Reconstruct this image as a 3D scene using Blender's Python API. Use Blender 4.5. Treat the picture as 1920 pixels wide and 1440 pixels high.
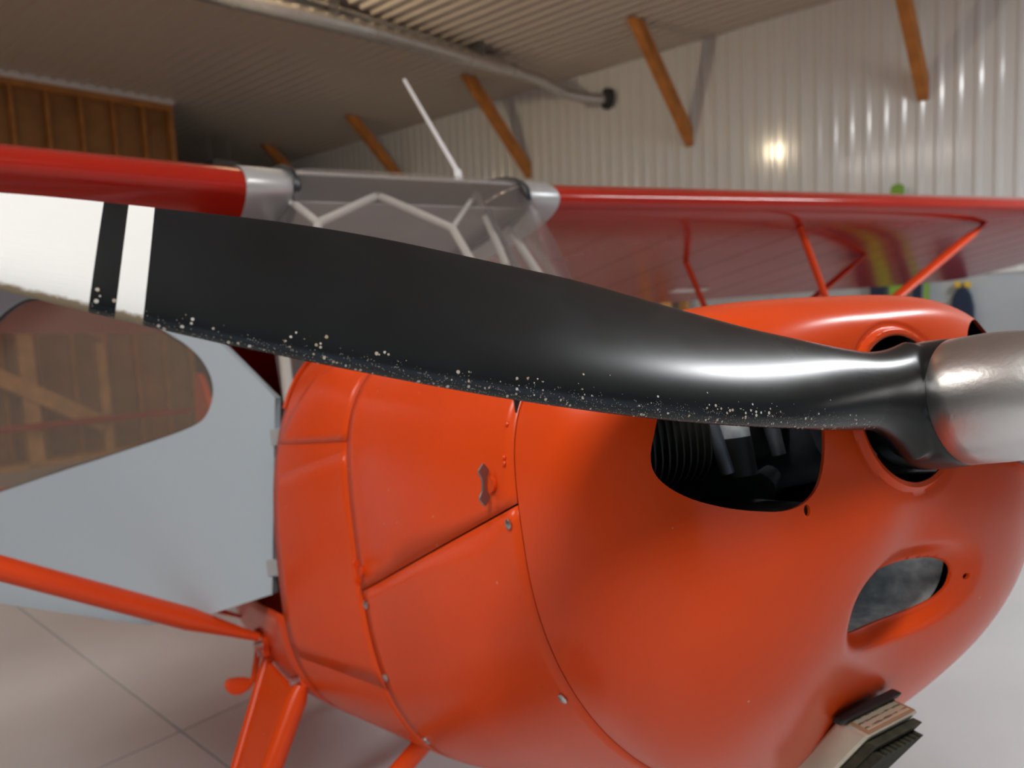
import bpy, bmesh, math, random
from mathutils import Vector, Matrix
import numpy as np

for o in list(bpy.data.objects): bpy.data.objects.remove(o, do_unlink=True)
scene = bpy.context.scene
COL = scene.collection
R = math.radians

# ------------------------------------------------------------------ camera
FPX = 1400.0
HC = 1.5
pit, rol = R(5.8), R(2.6)
F = Vector((0, math.cos(pit), -math.sin(pit)))
R0 = Vector((1, 0, 0)); U0 = Vector((0, math.sin(pit), math.cos(pit)))
CR = math.cos(rol) * R0 - math.sin(rol) * U0
CU = math.sin(rol) * R0 + math.cos(rol) * U0
cam_d = bpy.data.cameras.new('camera'); cam = bpy.data.objects.new('camera', cam_d); COL.objects.link(cam)
cam.matrix_world = Matrix(((CR.x, CU.x, -F.x, 0), (CR.y, CU.y, -F.y, 0), (CR.z, CU.z, -F.z, HC), (0, 0, 0, 1)))
cam_d.sensor_fit = 'HORIZONTAL'; cam_d.sensor_width = 36; cam_d.lens = FPX / 1920 * 36
cam_d.clip_start = 0.02; cam_d.clip_end = 100
cam_d.dof.use_dof = True; cam_d.dof.focus_distance = 0.62; cam_d.dof.aperture_fstop = 5.6
scene.camera = cam

# ------------------------------------------------------------------ hangar frame (u along the ribbed wall, v towards it)
HA = R(-48)
UX = Vector((math.sin(HA), math.cos(HA), 0)); VX = Vector((math.cos(HA), -math.sin(HA), 0))
def H(u, v, z): return UX * u + VX * v + Vector((0, 0, z))
HC_Z = 4.3
DV = 7.77
U_MIN, U_MAX, V_MIN = -6.5, 14.5, -5.5
MROT = Matrix.Rotation(math.atan2(UX.y, UX.x), 4, 'Z')

# ------------------------------------------------------------------ world, lights, exposure
world = bpy.data.worlds.new('sky'); scene.world = world; world.use_nodes = True
bg = world.node_tree.nodes['Background']
bg.inputs[0].default_value = (0.68, 0.82, 1.0, 1); bg.inputs[1].default_value = .4

def area(name, loc, target, sx, sy, power, color):
    d = bpy.data.lights.new(name, 'AREA'); d.shape = 'RECTANGLE'; d.size = sx; d.size_y = sy
    d.energy = power; d.color = color
    o = bpy.data.objects.new(name, d); COL.objects.link(o); o.location = loc
    o.rotation_euler = (Vector(target) - Vector(loc)).to_track_quat('-Z', 'Y').to_euler()
    return o
DOOR_V0, DOOR_V1, DOOR_H = -3.6, 2.6, 3.0
# daylight standing in the open hangar doorway
area('doorway_daylight', H(U_MIN + 0.05, (DOOR_V0 + DOOR_V1) / 2, DOOR_H / 2), H(0, (DOOR_V0 + DOOR_V1) / 2, DOOR_H / 2),
     DOOR_V1 - DOOR_V0, DOOR_H, 14, (0.78, 0.88, 1.0))
vs = scene.view_settings
vs.view_transform = 'Standard'; vs.look = 'None'; vs.gamma = 1.0; vs.exposure = 0.0; vs.use_curve_mapping = False

# ------------------------------------------------------------------ materials
MATS = {}
def mat(name, col=(.8, .8, .8), rough=.5, metal=0., spec=.5, noise=0., nscale=8., bump=0., bscale=60., coat=0., trans=0., alpha=1., emit=None, estr=0., ior=1.45):
    m = bpy.data.materials.new(name); m.use_nodes = True
    nt = m.node_tree; b = nt.nodes['Principled BSDF']
    b.inputs['Base Color'].default_value = (*col, 1); b.inputs['Roughness'].default_value = rough
    b.inputs['Metallic'].default_value = metal; b.inputs['Specular IOR Level'].default_value = spec
    b.inputs['Coat Weight'].default_value = coat; b.inputs['Coat Roughness'].default_value = .08
    b.inputs['Transmission Weight'].default_value = trans; b.inputs['Alpha'].default_value = alpha; b.inputs['IOR'].default_value = ior
    if emit: b.inputs['Emission Color'].default_value = (*emit, 1); b.inputs['Emission Strength'].default_value = estr
    tc = nt.nodes.new('ShaderNodeTexCoord')
    if noise:
        n = nt.nodes.new('ShaderNodeTexNoise'); n.inputs['Scale'].default_value = nscale; n.inputs['Detail'].default_value = 4
        nt.links.new(tc.outputs['Object'], n.inputs['Vector'])
        r = nt.nodes.new('ShaderNodeValToRGB')
        r.color_ramp.elements[0].position = .3; r.color_ramp.elements[1].position = .7
        r.color_ramp.elements[0].color = (*[c * (1 - noise) for c in col], 1)
        r.color_ramp.elements[1].color = (*[min(1, c * (1 + noise)) for c in col], 1)
        nt.links.new(n.outputs['Fac'], r.inputs[0]); nt.links.new(r.outputs[0], b.inputs['Base Color'])
    if bump:
        n2 = nt.nodes.new('ShaderNodeTexNoise'); n2.inputs['Scale'].default_value = bscale; n2.inputs['Detail'].default_value = 3
        nt.links.new(tc.outputs['Object'], n2.inputs['Vector'])
        bp = nt.nodes.new('ShaderNodeBump'); bp.inputs['Strength'].default_value = bump; bp.inputs['Distance'].default_value = .01
        nt.links.new(n2.outputs['Fac'], bp.inputs['Height']); nt.links.new(bp.outputs[0], b.inputs['Normal'])
    MATS[name] = m
    return m
ORANGE = (.76, .070, .008)
mat('orange_paint', ORANGE, .27, spec=.32, noise=.04, nscale=5, bump=.02, bscale=30)
def speckle(m):
    nt = m.node_tree; b = nt.nodes['Principled BSDF']; L = nt.links.new; src = b.inputs['Base Color'].links[0].from_socket
    tc = nt.nodes.new('ShaderNodeTexCoord'); vo = nt.nodes.new('ShaderNodeTexVoronoi'); vo.inputs['Scale'].default_value = 55; L(tc.outputs['Object'], vo.inputs['Vector'])
    sc = nt.nodes.new('ShaderNodeSeparateColor'); L(vo.outputs['Color'], sc.inputs[0])
    a = nt.nodes.new('ShaderNodeMath'); a.operation = 'LESS_THAN'; L(sc.outputs[0], a.inputs[0]); a.inputs[1].default_value = .05
    d = nt.nodes.new('ShaderNodeMath'); d.operation = 'LESS_THAN'; L(vo.outputs['Distance'], d.inputs[0]); d.inputs[1].default_value = .10
    e = nt.nodes.new('ShaderNodeMath'); e.operation = 'MULTIPLY'; L(a.outputs[0], e.inputs[0]); L(d.outputs[0], e.inputs[1])
    f = nt.nodes.new('ShaderNodeMath'); f.operation = 'MULTIPLY'; L(e.outputs[0], f.inputs[0]); f.inputs[1].default_value = .5
    mx = nt.nodes.new('ShaderNodeMix'); mx.data_type = 'RGBA'; L(f.outputs[0], mx.inputs['Factor']); L(src, mx.inputs['A']); mx.inputs['B'].default_value = (.75, .42, .28, 1)
    L(mx.outputs['Result'], b.inputs['Base Color'])
speckle(MATS['orange_paint'])
mat('orange_fabric', (.70, .060, .008), .32, spec=.35, noise=.05, nscale=4)
mat('red_wing', (.40, .018, .008), .15, spec=.42, noise=.06, nscale=3)
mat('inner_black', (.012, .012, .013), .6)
mat('dark_gap', (.01, .008, .008), .8)
mat('black_rubber', (.015, .016, .018), .55)
mat('black_trim', (.02, .024, .03), .4)
mat('bare_steel', (.55, .55, .56), .28, metal=1)
mat('dull_steel', (.30, .30, .31), .42, metal=1)
mat('silver_paint', (.50, .51, .52), .38, metal=.35)
mat('white_tube', (.80, .80, .74), .35)
mat('white_rod', (.85, .85, .88), .4)
mat('door_grey', (.48, .565, .63), .5, noise=.03, nscale=2)
mat('headliner', (.50, .49, .48), .8, noise=.06)
mat('seat_cloth', (.05, .05, .055), .8)
mat('fin_metal', (.035, .037, .032), .5, metal=.3)
mat('cast_metal', (.16, .18, .21), .5, metal=.5, noise=.2, nscale=40)
mat('intake_metal', (.70, .77, .85), .5, metal=.1, noise=.35, nscale=60)
mat('tray_metal', (.17, .175, .19), .5, noise=.15, nscale=30)
mat('airbox_metal', (.62, .58, .48), .38, metal=.55, noise=.08, nscale=20)
mat('placard_frame', (.30, .17, .10), .5)
mat('filter_dark', (.03, .028, .015), .7, noise=.4, nscale=90)
mat('wood', (.50, .19, .04), .6, noise=.25, nscale=6)
mat('wood_pale', (.64, .34, .12), .65, noise=.2, nscale=6)
mat('stud_wood', (.46, .195, .048), .65, noise=.2, nscale=6)
mat('ply', (.32, .155, .05), .7, noise=.2, nscale=3)
mat('white_steel', (.76, .765, .755), .135, spec=.6)
mat('ceiling_steel', (.60, .53, .44), .34)
mat('enamel_white', (.92, .91, .88), .4)
mat('trim_white', (.75, .74, .72), .5)
mat('lower_wall', (.46, .50, .54), .55, noise=.06, nscale=1.5)
mat('lining', (.30, .30, .29), .55)
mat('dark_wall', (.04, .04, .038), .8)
mat('concrete', (.62, .64, .65), .38, noise=.07, nscale=1.3, bump=.05, bscale=14)
mat('joint', (.30, .29, .27), .8)
mat('galvanized', (.58, .56, .54), .22, metal=.9, noise=.08, nscale=12)
mat('tyre', (.02, .02, .02), .75)
mat('navy', (.012, .025, .06), .7)
mat('lime', (.22, .42, .06), .6)
mat('pale_blue_board', (.55, .60, .66), .5)
mat('yellow', (.75, .50, .05), .6)
mat('heater_grey', (.36, .34, .33), .5)
mat('glass', (.92, .93, .95), .03, trans=1., alpha=1., ior=1.02)
mat('bulb', (1, .8, .5), .4, emit=(1, .82, .55), estr=1300)
mat('tube_lit', (1, 1, 1), .4, emit=(1, .93, .82), estr=14)

def glazing(name, tint, opacity, rough, hazecol):
    """thin acrylic: mostly see-through, a clear gloss reflection, a little grey haze"""
    m = bpy.data.materials.new(name); m.use_nodes = True; nt = m.node_tree
    for n in list(nt.nodes): nt.nodes.remove(n)
    out = nt.nodes.new('ShaderNodeOutputMaterial')
    tr = nt.nodes.new('ShaderNodeBsdfTransparent'); tr.inputs[0].default_value = (*tint, 1)
    df = nt.nodes.new('ShaderNodeBsdfDiffuse'); df.inputs[0].default_value = (*hazecol, 1)
    gl = nt.nodes.new('ShaderNodeBsdfGlossy'); gl.inputs['Roughness'].default_value = rough
    m1 = nt.nodes.new('ShaderNodeMixShader'); m1.inputs[0].default_value = opacity
    nt.links.new(tr.outputs[0], m1.inputs[1]); nt.links.new(df.outputs[0], m1.inputs[2])
    lw = nt.nodes.new('ShaderNodeLayerWeight'); lw.inputs['Blend'].default_value = .5
    p5 = nt.nodes.new('ShaderNodeMath'); p5.operation = 'POWER'; nt.links.new(lw.outputs['Facing'], p5.inputs[0]); p5.inputs[1].default_value = 4.0
    fr = nt.nodes.new('ShaderNodeMath'); fr.operation = 'MULTIPLY_ADD'; nt.links.new(p5.outputs[0], fr.inputs[0]); fr.inputs[1].default_value = .8; fr.inputs[2].default_value = .035
    m2 = nt.nodes.new('ShaderNodeMixShader')
    nt.links.new(fr.outputs[0], m2.inputs[0]); nt.links.new(m1.outputs[0], m2.inputs[1]); nt.links.new(gl.outputs[0], m2.inputs[2])
    nt.links.new(m2.outputs[0], out.inputs[0])
    MATS[name] = m
glazing('windshield_acrylic', (.84, .82, .82), .15, .16, (.62, .58, .57))
glazing('window_acrylic', (.82, .79, .75), .15, .12, (.56, .48, .41))

# ------------------------------------------------------------------ mesh helpers
def link(name, me, parent=None, mat_=None):
    o = bpy.data.objects.new(name, me); COL.objects.link(o)
    if parent is not None: o.parent = parent
    if mat_ is not None and me is not None:
        for q in ([mat_] if isinstance(mat_, str) else mat_): me.materials.append(MATS[q])
    return o
def build(name, verts, faces, mat_, parent=None, smooth=True, angle=35, recalc=True, mats=None):
    me = bpy.data.meshes.new(name)
    me.from_pydata([tuple(v) for v in verts], [], faces)
    if recalc:
        bm = bmesh.new(); bm.from_mesh(me); bmesh.ops.recalc_face_normals(bm, faces=bm.faces[:]); bm.to_mesh(me); bm.free()
    if mats: me.polygons.foreach_set('material_index', mats)
    if smooth:
        me.polygons.foreach_set('use_smooth', [True] * len(me.polygons)); me.set_sharp_from_angle(angle=R(angle))
    me.update()
    return link(name, me, parent, mat_)
def tag(o, label=None, category=None, group=None, kind=None):
    if label: o['label'] = label
    if category: o['category'] = category
    if group: o['group'] = group
    if kind: o['kind'] = kind
    return o
def empty(name, loc=(0, 0, 0), parent=None):
    o = bpy.data.objects.new(name, None); COL.objects.link(o); o.location = loc; o.empty_display_size = .1
    if parent is not None: o.parent = parent
    return o
def basis(d):
    d = Vector(d).normalized(); a = Vector((0, 0, 1)) if abs(d.z) < .9 else Vector((1, 0, 0))
    x = d.cross(a).normalized(); return x, d.cross(x).normalized()
def tube_geo(pts, rad, n=14, caps=True, squash=None):
    """swept tube; rad a number or list; squash=(direction, factor) flattens the section across the direction"""
    pts = [Vector(p) for p in pts]; k = len(pts)
    rad = [rad] * k if not isinstance(rad, (list, tuple)) else list(rad)
    V, Fc = [], []
    x = y = None
    for i, p in enumerate(pts):
        d = (pts[min(i + 1, k - 1)] - pts[max(i - 1, 0)]).normalized()
        if x is None: x, y = basis(d)
        else:
            x = (x - d * x.dot(d)).normalized(); y = d.cross(x).normalized()
        for j in range(n):
            a = 2 * math.pi * j / n
            off = (x * math.cos(a) + y * math.sin(a)) * rad[i]
            if squash:
                s = Vector(squash[0]); s = (s - d * s.dot(d)).normalized(); off = off - s * off.dot(s) * (1 - squash[1])
            V.append(p + off)
    for i in range(k - 1):
        for j in range(n):
            Fc.append((i * n + j, i * n + (j + 1) % n, (i + 1) * n + (j + 1) % n, (i + 1) * n + j))
    if caps: Fc.append(tuple(range(n - 1, -1, -1))); Fc.append(tuple((k - 1) * n + j for j in range(n)))
    return V, Fc
def tube(name, pts, rad, mat_, parent=None, n=14, squash=None):
    V, Fc = tube_geo(pts, rad, n, True, squash); return build(name, V, Fc, mat_, parent)
def box_geo(c, x, y, z, hx, hy, hz, bev=0.):
    c, x, y, z = Vector(c), Vector(x).normalized(), Vector(y).normalized(), Vector(z).normalized()
    V = [c + x * sx * hx + y * sy * hy + z * sz * hz for sx in (-1, 1) for sy in (-1, 1) for sz in (-1, 1)]
    Fc = [(0, 1, 3, 2), (4, 6, 7, 5), (0, 4, 5, 1), (2, 3, 7, 6), (0, 2, 6, 4), (1, 5, 7, 3)]
    return V, Fc
def bevelled(o, w=.004, seg=2):
    m = o.modifiers.new('bevel', 'BEVEL'); m.width = w; m.segments = seg; m.limit_method = 'ANGLE'; return o
def box(name, c, x, y, z, hx, hy, hz, mat_, parent=None, bev=.003):
    V, Fc = box_geo(c, x, y, z, hx, hy, hz); o = build(name, V, Fc, mat_, parent, smooth=False)
    if bev: bevelled(o, bev)
    return o
HROT = Matrix(((UX.x, -VX.x, 0, 0), (UX.y, -VX.y, 0, 0), (0, 0, 1, 0), (0, 0, 0, 1)))
def hbox(name, u0, u1, v0, v1, z0, z1, mat_, parent=None, bev=0.):
    V_, F_ = box_geo((0, 0, 0), (1, 0, 0), (0, 1, 0), (0, 0, 1), abs(u1 - u0) / 2, abs(v1 - v0) / 2, abs(z1 - z0) / 2)
    o = build(name, V_, F_, mat_, parent, smooth=False)
    M = Matrix.Translation(H((u0 + u1) / 2, (v0 + v1) / 2, (z0 + z1) / 2)) @ HROT
    if parent is not None: o.matrix_parent_inverse = parent.matrix_basis.inverted()
    o.matrix_basis = M
    if bev: bevelled(o, bev)
    return o
def rebase(o, base=None):
    """give a hangar thing axes square with the hangar, keeping its shape where it is"""
    if o.type == 'EMPTY':
        o.rotation_euler = HROT.to_euler(); inv = HROT.inverted()
        for c in o.children:
            if c.type == 'MESH': c.data.transform(inv)
            else:
                c.matrix_basis = inv @ c.matrix_basis
    else:
        M = Matrix.Translation(base) @ HROT; o.data.transform(M.inverted()); o.matrix_basis = M
    return o
def grid_faces(nr, nc, closed=False):
    Fc = []
    for i in range(nr - 1):
        for j in range(nc if closed else nc - 1):
            a, b = i * nc + j, i * nc + (j + 1) % nc
            Fc.append((a, b, b + nc, a + nc))
    return Fc
def solidify(o, t, off=-1, moff=0):
    m = o.modifiers.new('solid', 'SOLIDIFY'); m.thickness = t; m.offset = off; m.material_offset = moff; m.use_even_offset = False; return o
def bake(o):
    dg = bpy.context.evaluated_depsgraph_get(); dg.update()
    me = bpy.data.meshes.new_from_object(o.evaluated_get(dg)); o.modifiers.clear(); o.data = me; return o
def prism(name, poly3, d, mat_, parent=None, bev=0, smooth=False):
    """closed polygon of 3-D points pushed along vector d"""
    n = len(poly3); d = Vector(d); V = [Vector(p) for p in poly3] + [Vector(p) + d for p in poly3]
    Fc = [tuple(range(n)), tuple(range(2 * n - 1, n - 1, -1))] + [(i, (i + 1) % n, n + (i + 1) % n, n + i) for i in range(n)]
    o = build(name, V, Fc, mat_, parent, smooth=smooth, angle=30)
    if bev: bevelled(o, bev)
    return o
def lathe_x(name, prof, mat_, parent=None, n=64, cy=0., cz=0., closed=True, angle=35):
    """profile of (x, r) turned about the local x axis"""
    V = []; k = len(prof)
    for (x, r) in prof:
        for j in range(n):
            a = 2 * math.pi * j / n; V.append((x, cy + r * math.cos(a), cz + r * math.sin(a)))
    Fc = grid_faces(k, n, True)
    if closed: Fc.append(tuple(range(n))); Fc.append(tuple((k - 1) * n + j for j in range(n)))
    return build(name, V, Fc, mat_, parent, angle=angle)

# ================================================================== THE HANGAR
# ---- floor: slab of cast bays with sawn joints
floor = hbox('floor', U_MIN, U_MAX, V_MIN, DV + .2, -.22, -.02, 'joint'); tag(floor, kind='structure')
ju = [2.71 + 3.66 * k for k in range(-3, 4)]; jv = [1.095 + 3.66 * k for k in range(-2, 3)]
bu = [U_MIN] + [q for q in ju if U_MIN < q < U_MAX] + [U_MAX]; bv = [V_MIN] + [q for q in jv if V_MIN < q < DV] + [DV + .2]
for i in range(len(bu) - 1):
    for j in range(len(bv) - 1):
        g = .004
        s = hbox('floor_slab', bu[i] + g, bu[i + 1] - g, bv[j] + g, bv[j + 1] - g, -.021, 0, 'concrete', floor, .003)
# ---- ribbed steel sheet used on walls and ceiling
PITCH = .1524
def sheet_mesh(name, w, h, d=.012):
    n = int(round(w / PITCH)); prof = []
    for i in range(n):
        x = i * PITCH
        prof += [(x, 0), (x + .078, 0), (x + .098, d), (x + .130, d)]
    prof.append((n * PITCH, 0))
    V = []; k = len(prof)
    for z in (0, h):
        V += [(a, b, z) for a, b in prof]
    Fc = [(i, i + 1, k + i + 1, k + i) for i in range(k - 1)]
    me = bpy.data.meshes.new(name); me.from_pydata(V, [], Fc); me.update(); return me
def place_sheet(name, me, origin, xdir, ndir, zdir, parent, m):
    o = bpy.data.objects.new(name, me); COL.objects.link(o)
    x, n, z = Vector(xdir), Vector(ndir), Vector(zdir)
    o.matrix_basis = Matrix(((x.x, n.x, z.x, origin.x), (x.y, n.y, z.y, origin.y), (x.z, n.z, z.z, origin.z), (0, 0, 0, 1)))
    o.parent = parent; o.matrix_parent_inverse = parent.matrix_basis.inverted()
    return o
SW = PITCH * 6
wall_r = hbox('wall_right', U_MIN, U_MAX, DV, DV + .15, 0, HC_Z, 'white_steel'); tag(wall_r, kind='structure')
sh = sheet_mesh('wall_sheet', SW, HC_Z - 1.62); sh.materials.append(MATS['white_steel'])
for k in range(int((U_MAX - U_MIN) / SW)):
    place_sheet('wall_panel', sh, H(U_MIN + k * SW, DV - .001, 1.62), UX, -VX, Vector((0, 0, 1)), wall_r, None)
# lower smooth boards
lw = 1.22
for k in range(int((U_MAX - U_MIN) / lw)):
    hbox('lower_board', U_MIN + k * lw + .002, U_MIN + (k + 1) * lw - .002, DV - .03, DV - .002, 0, 1.615, 'lower_wall', wall_r, .002)
hbox('cap_rail', U_MIN, U_MAX, DV - .045, DV - .001, 1.615, 1.64, 'trim_white', wall_r)
# ceiling
ceil = hbox('ceiling', U_MIN, U_MAX, V_MIN, DV + .15, HC_Z + .03, HC_Z + .18, 'ceiling_steel'); tag(ceil, kind='structure')
cs = sheet_mesh('ceiling_sheet', SW, U_MAX - U_MIN, .022); cs.materials.append(MATS['ceiling_steel'])
for k in range(int(math.ceil((DV - V_MIN) / SW))):
    v0 = DV - (k + 1) * SW
    place_sheet('ceiling_panel', cs, H(U_MIN, v0, HC_Z + .02), VX, Vector((0, 0, -1)), UX, ceil, None)
# other walls
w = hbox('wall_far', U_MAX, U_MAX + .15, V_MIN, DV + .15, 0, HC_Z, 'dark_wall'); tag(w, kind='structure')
w = hbox('wall_left', U_MIN, U_MAX, V_MIN - .15, V_MIN, 0, HC_Z, 'lining'); tag(w, kind='structure')
wf = hbox('wall_front', U_MIN - .15, U_MIN, V_MIN, DOOR_V0, 0, HC_Z, 'lining'); tag(wf, kind='structure')
hbox('door_jamb', U_MIN - .15, U_MIN, DOOR_V1, DV + .15, 0, HC_Z, 'lining', wf)
hbox('door_header', U_MIN - .15, U_MIN, DOOR_V0, DOOR_V1, DOOR_H, HC_Z, 'lining', wf)
# stud partition on the left
PU = 9.65; PV1 = 4.52
part = hbox('wall_partition', PU + .09, PU + .105, V_MIN, PV1, 0, HC_Z, 'ply'); tag(part, kind='structure')
k = 0; v = PV1 - .02
while v > V_MIN:
    hbox('stud', PU, PU + .09, v - .019 - (.03 if k == 0 else 0), v + .019, .04, HC_Z - .12, 'stud_wood', part, .002)
    v -= .355; k += 1
hbox('top_plate', PU - .004, PU + .09, V_MIN, PV1, HC_Z - .12, HC_Z - .045, 'stud_wood', part, .002)
hbox('bottom_plate', PU, PU + .09, V_MIN, PV1, 0, .04, 'wood', part, .002)
hbox('ceiling_trim', PU - .03, PU + .09, V_MIN, PV1 + .01, HC_Z - .045, HC_Z + .02, 'trim_white', part, .002)
for zz in (1.42, 2.75):
    hbox('blocking', PU + .05, PU + .09, V_MIN, PV1, zz, zz + .04, 'stud_wood', part)

# ---- knee braces between ceiling and ribbed wall
bu_ = [-.55, 1.79, 4.13, 6.49, 8.83, 11.1]
b_lab = ['orange-brown timber knee brace on the ribbed wall nearest the open doorway', 'orange-brown timber knee brace above the boards leaning on the ribbed wall',
         'orange-brown timber knee brace above the bare wood rack, beside the duct outlet', 'orange-brown timber knee brace just past the duct outlet, away from the doorway',
         'orange-brown timber knee brace between the duct outlet and the dark end', 'dim orange timber knee brace in the dark end of the hangar']
for k, ub in enumerate(bu_):
    p0 = H(ub, DV - .02, 3.24); p1 = H(ub, DV - 1.09, HC_Z + .0)
    d = (p1 - p0).normalized(); side = UX; up = d.cross(side).normalized()
    w2, t2 = .06, .024
    # ends cut flush with wall and ceiling
    prof = []
    def at(vv, zz): return H(ub - t2, vv, zz)
    wd = .135
    poly = [at(DV - .017, 3.20), at(DV - .017, 3.20 + wd * 1.42), at(DV - .98, HC_Z - .004), at(DV - .98 - wd * 1.42, HC_Z - .004)]
    o = prism('knee_brace', poly, UX * .095, 'wood', None, .003); rebase(o, H(ub, DV - .5, 3.2))
    tag(o, b_lab[k], 'brace', 'knee braces along the ribbed wall')

# ---- exhaust duct under the ceiling
duct = empty('exhaust_duct', H(5.8, 3, 4.12)); tag(duct, 'long galvanized metal duct under the ceiling leading into the ribbed wall', 'duct')
def dloc(p): return p - duct.location
DU = 5.85
dpts = [(DU + .15, 1.2), (DU, 3.3), (DU - .14, 4.64), (DU - .2, 5.85), (DU - .22, 6.5)]
for a in range(len(dpts) - 1):
    tube('duct_section', [dloc(H(dpts[a][0], dpts[a][1], 4.12)), dloc(H(dpts[a + 1][0], dpts[a + 1][1] - .01, 4.12))], .085 - .003 * a, 'galvanized', duct, 24)
    tube('duct_collar', [dloc(H(dpts[a + 1][0], dpts[a + 1][1] - .03, 4.12)), dloc(H(dpts[a + 1][0], dpts[a + 1][1] + .03, 4.12))], .09 - .003 * a, 'galvanized', duct, 24)
tube('duct_elbow', [dloc(H(DU - .22, 6.5, 4.12)), dloc(H(DU - .3, 6.9, 4.07)), dloc(H(5.52, 7.3, 3.99)), dloc(H(5.4, 7.45, 3.95)), dloc(H(5.3, 7.6, 3.94)), dloc(H(5.22, 7.74, 3.94))], .062, 'galvanized', duct, 20)
tube('wall_flange', [dloc(H(5.23, 7.70, 3.94)), dloc(H(5.2, 7.755, 3.94))], .12, 'dark_wall', duct, 24)
for vv in (2.4, 4.2, 6.0):
    hbox_ = box('hanger_strap', dloc(H(DU - .1 - (vv - 4) * .03, vv, 4.22)), UX, VX, (0, 0, 1), .1, .012, .085, 'dull_steel', duct, 0)
# flat reflector tray above the duct
box('reflector_tray', dloc(H(DU + .02, 3.85, 4.235)), UX + VX * -.045, VX, (0, 0, 1), .17, 2.6, .012, 'galvanized', duct, .002)

# ---- things by the ribbed wall
def leaning(name, u0, u1, z1, m, label, cat, th=.03, group=None):
    n = 10; poly = []
    for i in range(n + 1):
        a = math.pi * i / n; poly.append(((u0 + u1) / 2 + (u1 - u0) / 2 * math.cos(a), z1 - (u1 - u0) * .3 + (u1 - u0) * .3 * math.sin(a)))
    poly = [(u1, 0.0)] + poly + [(u0, 0.0)]
    p3 = [H(a, DV - .10 - (.05 * (z1 - b) / z1), b + .002) for a, b in poly]
    o = prism(name, p3, -VX * th, m, None, .004); rebase(o, H((u0 + u1) / 2, DV - .12, 0)); tag(o, label, cat, group); return o
leaning('tall_board', 1.94, 2.055, 2.475, 'lime', 'lime green narrow board, tallest of those leaning on the wall', 'board')
leaning('tall_board', 2.10, 2.225, 2.30, 'navy', 'wide dark navy board leaning on the wall beside the lime one', 'board')
leaning('tall_board', 1.785, 1.86, 2.2, 'navy', 'narrow dark navy board leaning between lime board and green post', 'board')
o = leaning('garden_post', 1.722, 1.762, 2.1, 'lime', 'thin green post leaning on the grey lower wall', 'post', .04)
vest = empty('life_vest', H(1.46, DV - .10, 1.0)); tag(vest, 'dark navy vest with yellow straps hanging on the grey lower wall', 'vest')
def vl(u, v, z): return H(u, v, z) - vest.location
outline = [(1.385, 1.08), (1.37, 1.2), (1.375, 1.33), (1.40, 1.44), (1.44, 1.5), (1.475, 1.505), (1.51, 1.48), (1.54, 1.42), (1.555, 1.3), (1.55, 1.15), (1.54, 1.06), (1.46, 1.04)]
ob = prism('vest_body', [vl(a, DV - .055, b) for a, b in outline], -VX * .07, 'navy', vest, .015)
for a, b, c, d in [(1.395, 1.50, 1.41, 1.55), (1.475, 1.505, 1.485, 1.555), (1.385, 1.25, 1.40, 1.32)]:
    prism('yellow_strap', [vl(a, DV - .06, b), vl(a + .05, DV - .06, b), vl(c + .045, DV - .06, d), vl(c, DV - .06, d)], -VX * .06, 'yellow', vest, .006)
tube('wall_hook', [vl(1.46, DV - .052, 1.52), vl(1.46, DV - .10, 1.515), vl(1.46, DV - .12, 1.54)], .008, 'bare_steel', vest, 8)
# wooden rack
rack = empty('wooden_rack', H(4.6, DV - .3, 0)); tag(rack, 'pale bare wood open rack standing against the ribbed wall', 'rack')
def rl(u, v, z): return H(u, v, z) - rack.location
for uu in (4.22, 5.3):
    for vv in (DV - .1, DV - .5):
        box('rack_post', rl(uu, vv, .80), UX, VX, (0, 0, 1), .045, .04, .80, 'wood_pale', rack)
for zz in (.35, .95, 1.56):
    box('rack_shelf', rl(4.76, DV - .3, zz), UX, VX, (0, 0, 1), .585, .245, .018, 'wood_pale', rack)
# heater in the dark end
ht = empty('unit_heater', H(10.9, 5.6, 3.6)); tag(ht, 'grey box heater hanging from the ceiling in the dark end', 'heater')
def hl(u, v, z): return H(u, v, z) - ht.location
box('heater_case', hl(10.9, 5.75, 3.72), UX, VX, (0, 0, 1), .2, .2, .16, 'heater_grey', ht, .01)
for vv in (5.6, 5.9):
    tube('hanger_rod', [hl(10.9, vv, 3.86), hl(10.9, vv, HC_Z + .02)], .01, 'heater_grey', ht, 8)
for k in range(6):
    box('louvre', hl(10.69, 5.75, 3.6 + .045 * k), UX, VX, (0, 0, 1), .012, .17, .008, 'dull_steel', ht, 0)
# timber frame seen through the door window
fr = empty('timber_frame', H(9.3, 2.8, 0)); tag(fr, 'pale timber frame of posts with slanting braces before the stud wall', 'frame')
def fl(u, v, z): return H(u, v, z) - fr.location
box('frame_post', fl(9.3, 2.50, .93), UX, VX, (0, 0, 1), .05, .075, .93, 'wood_pale', fr)
box('frame_post', fl(9.3, 3.25, .66), UX, VX, (0, 0, 1), .04, .045, .66, 'wood_pale', fr)
def beam(name, a, b, wv, tu, m, par):
    a, b = Vector(a), Vector(b); d = (b - a); x = UX; y = d.normalized().cross(x)
    return box(name, (a + b) / 2, d, y, x, d.length / 2, wv, tu, m, par)
beam('frame_brace', fl(9.22, 1.6, 1.42), fl(9.22, 3.2, .38), .085, .03, 'wood_pale', fr)
beam('frame_brace', fl(9.22, 2.7, 1.80), fl(9.22, 3.3, 1.33), .03, .03, 'wood', fr)
box('frame_sill', fl(9.3, 2.6, .03), UX, VX, (0, 0, 1), .05, 1.0, .03, 'wood_pale', fr)

rp_ = tube('red_pipe', [H(9.12, 1.2, .50), H(9.12, 4.3, .42)], .035, 'red_wing'); rebase(rp_, H(9.12, 2.8, .4)); tag(rp_, 'long red pipe resting level across the timber frame', 'pipe')
for e_ in (duct, vest, rack, ht, fr): rebase(e_)
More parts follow.
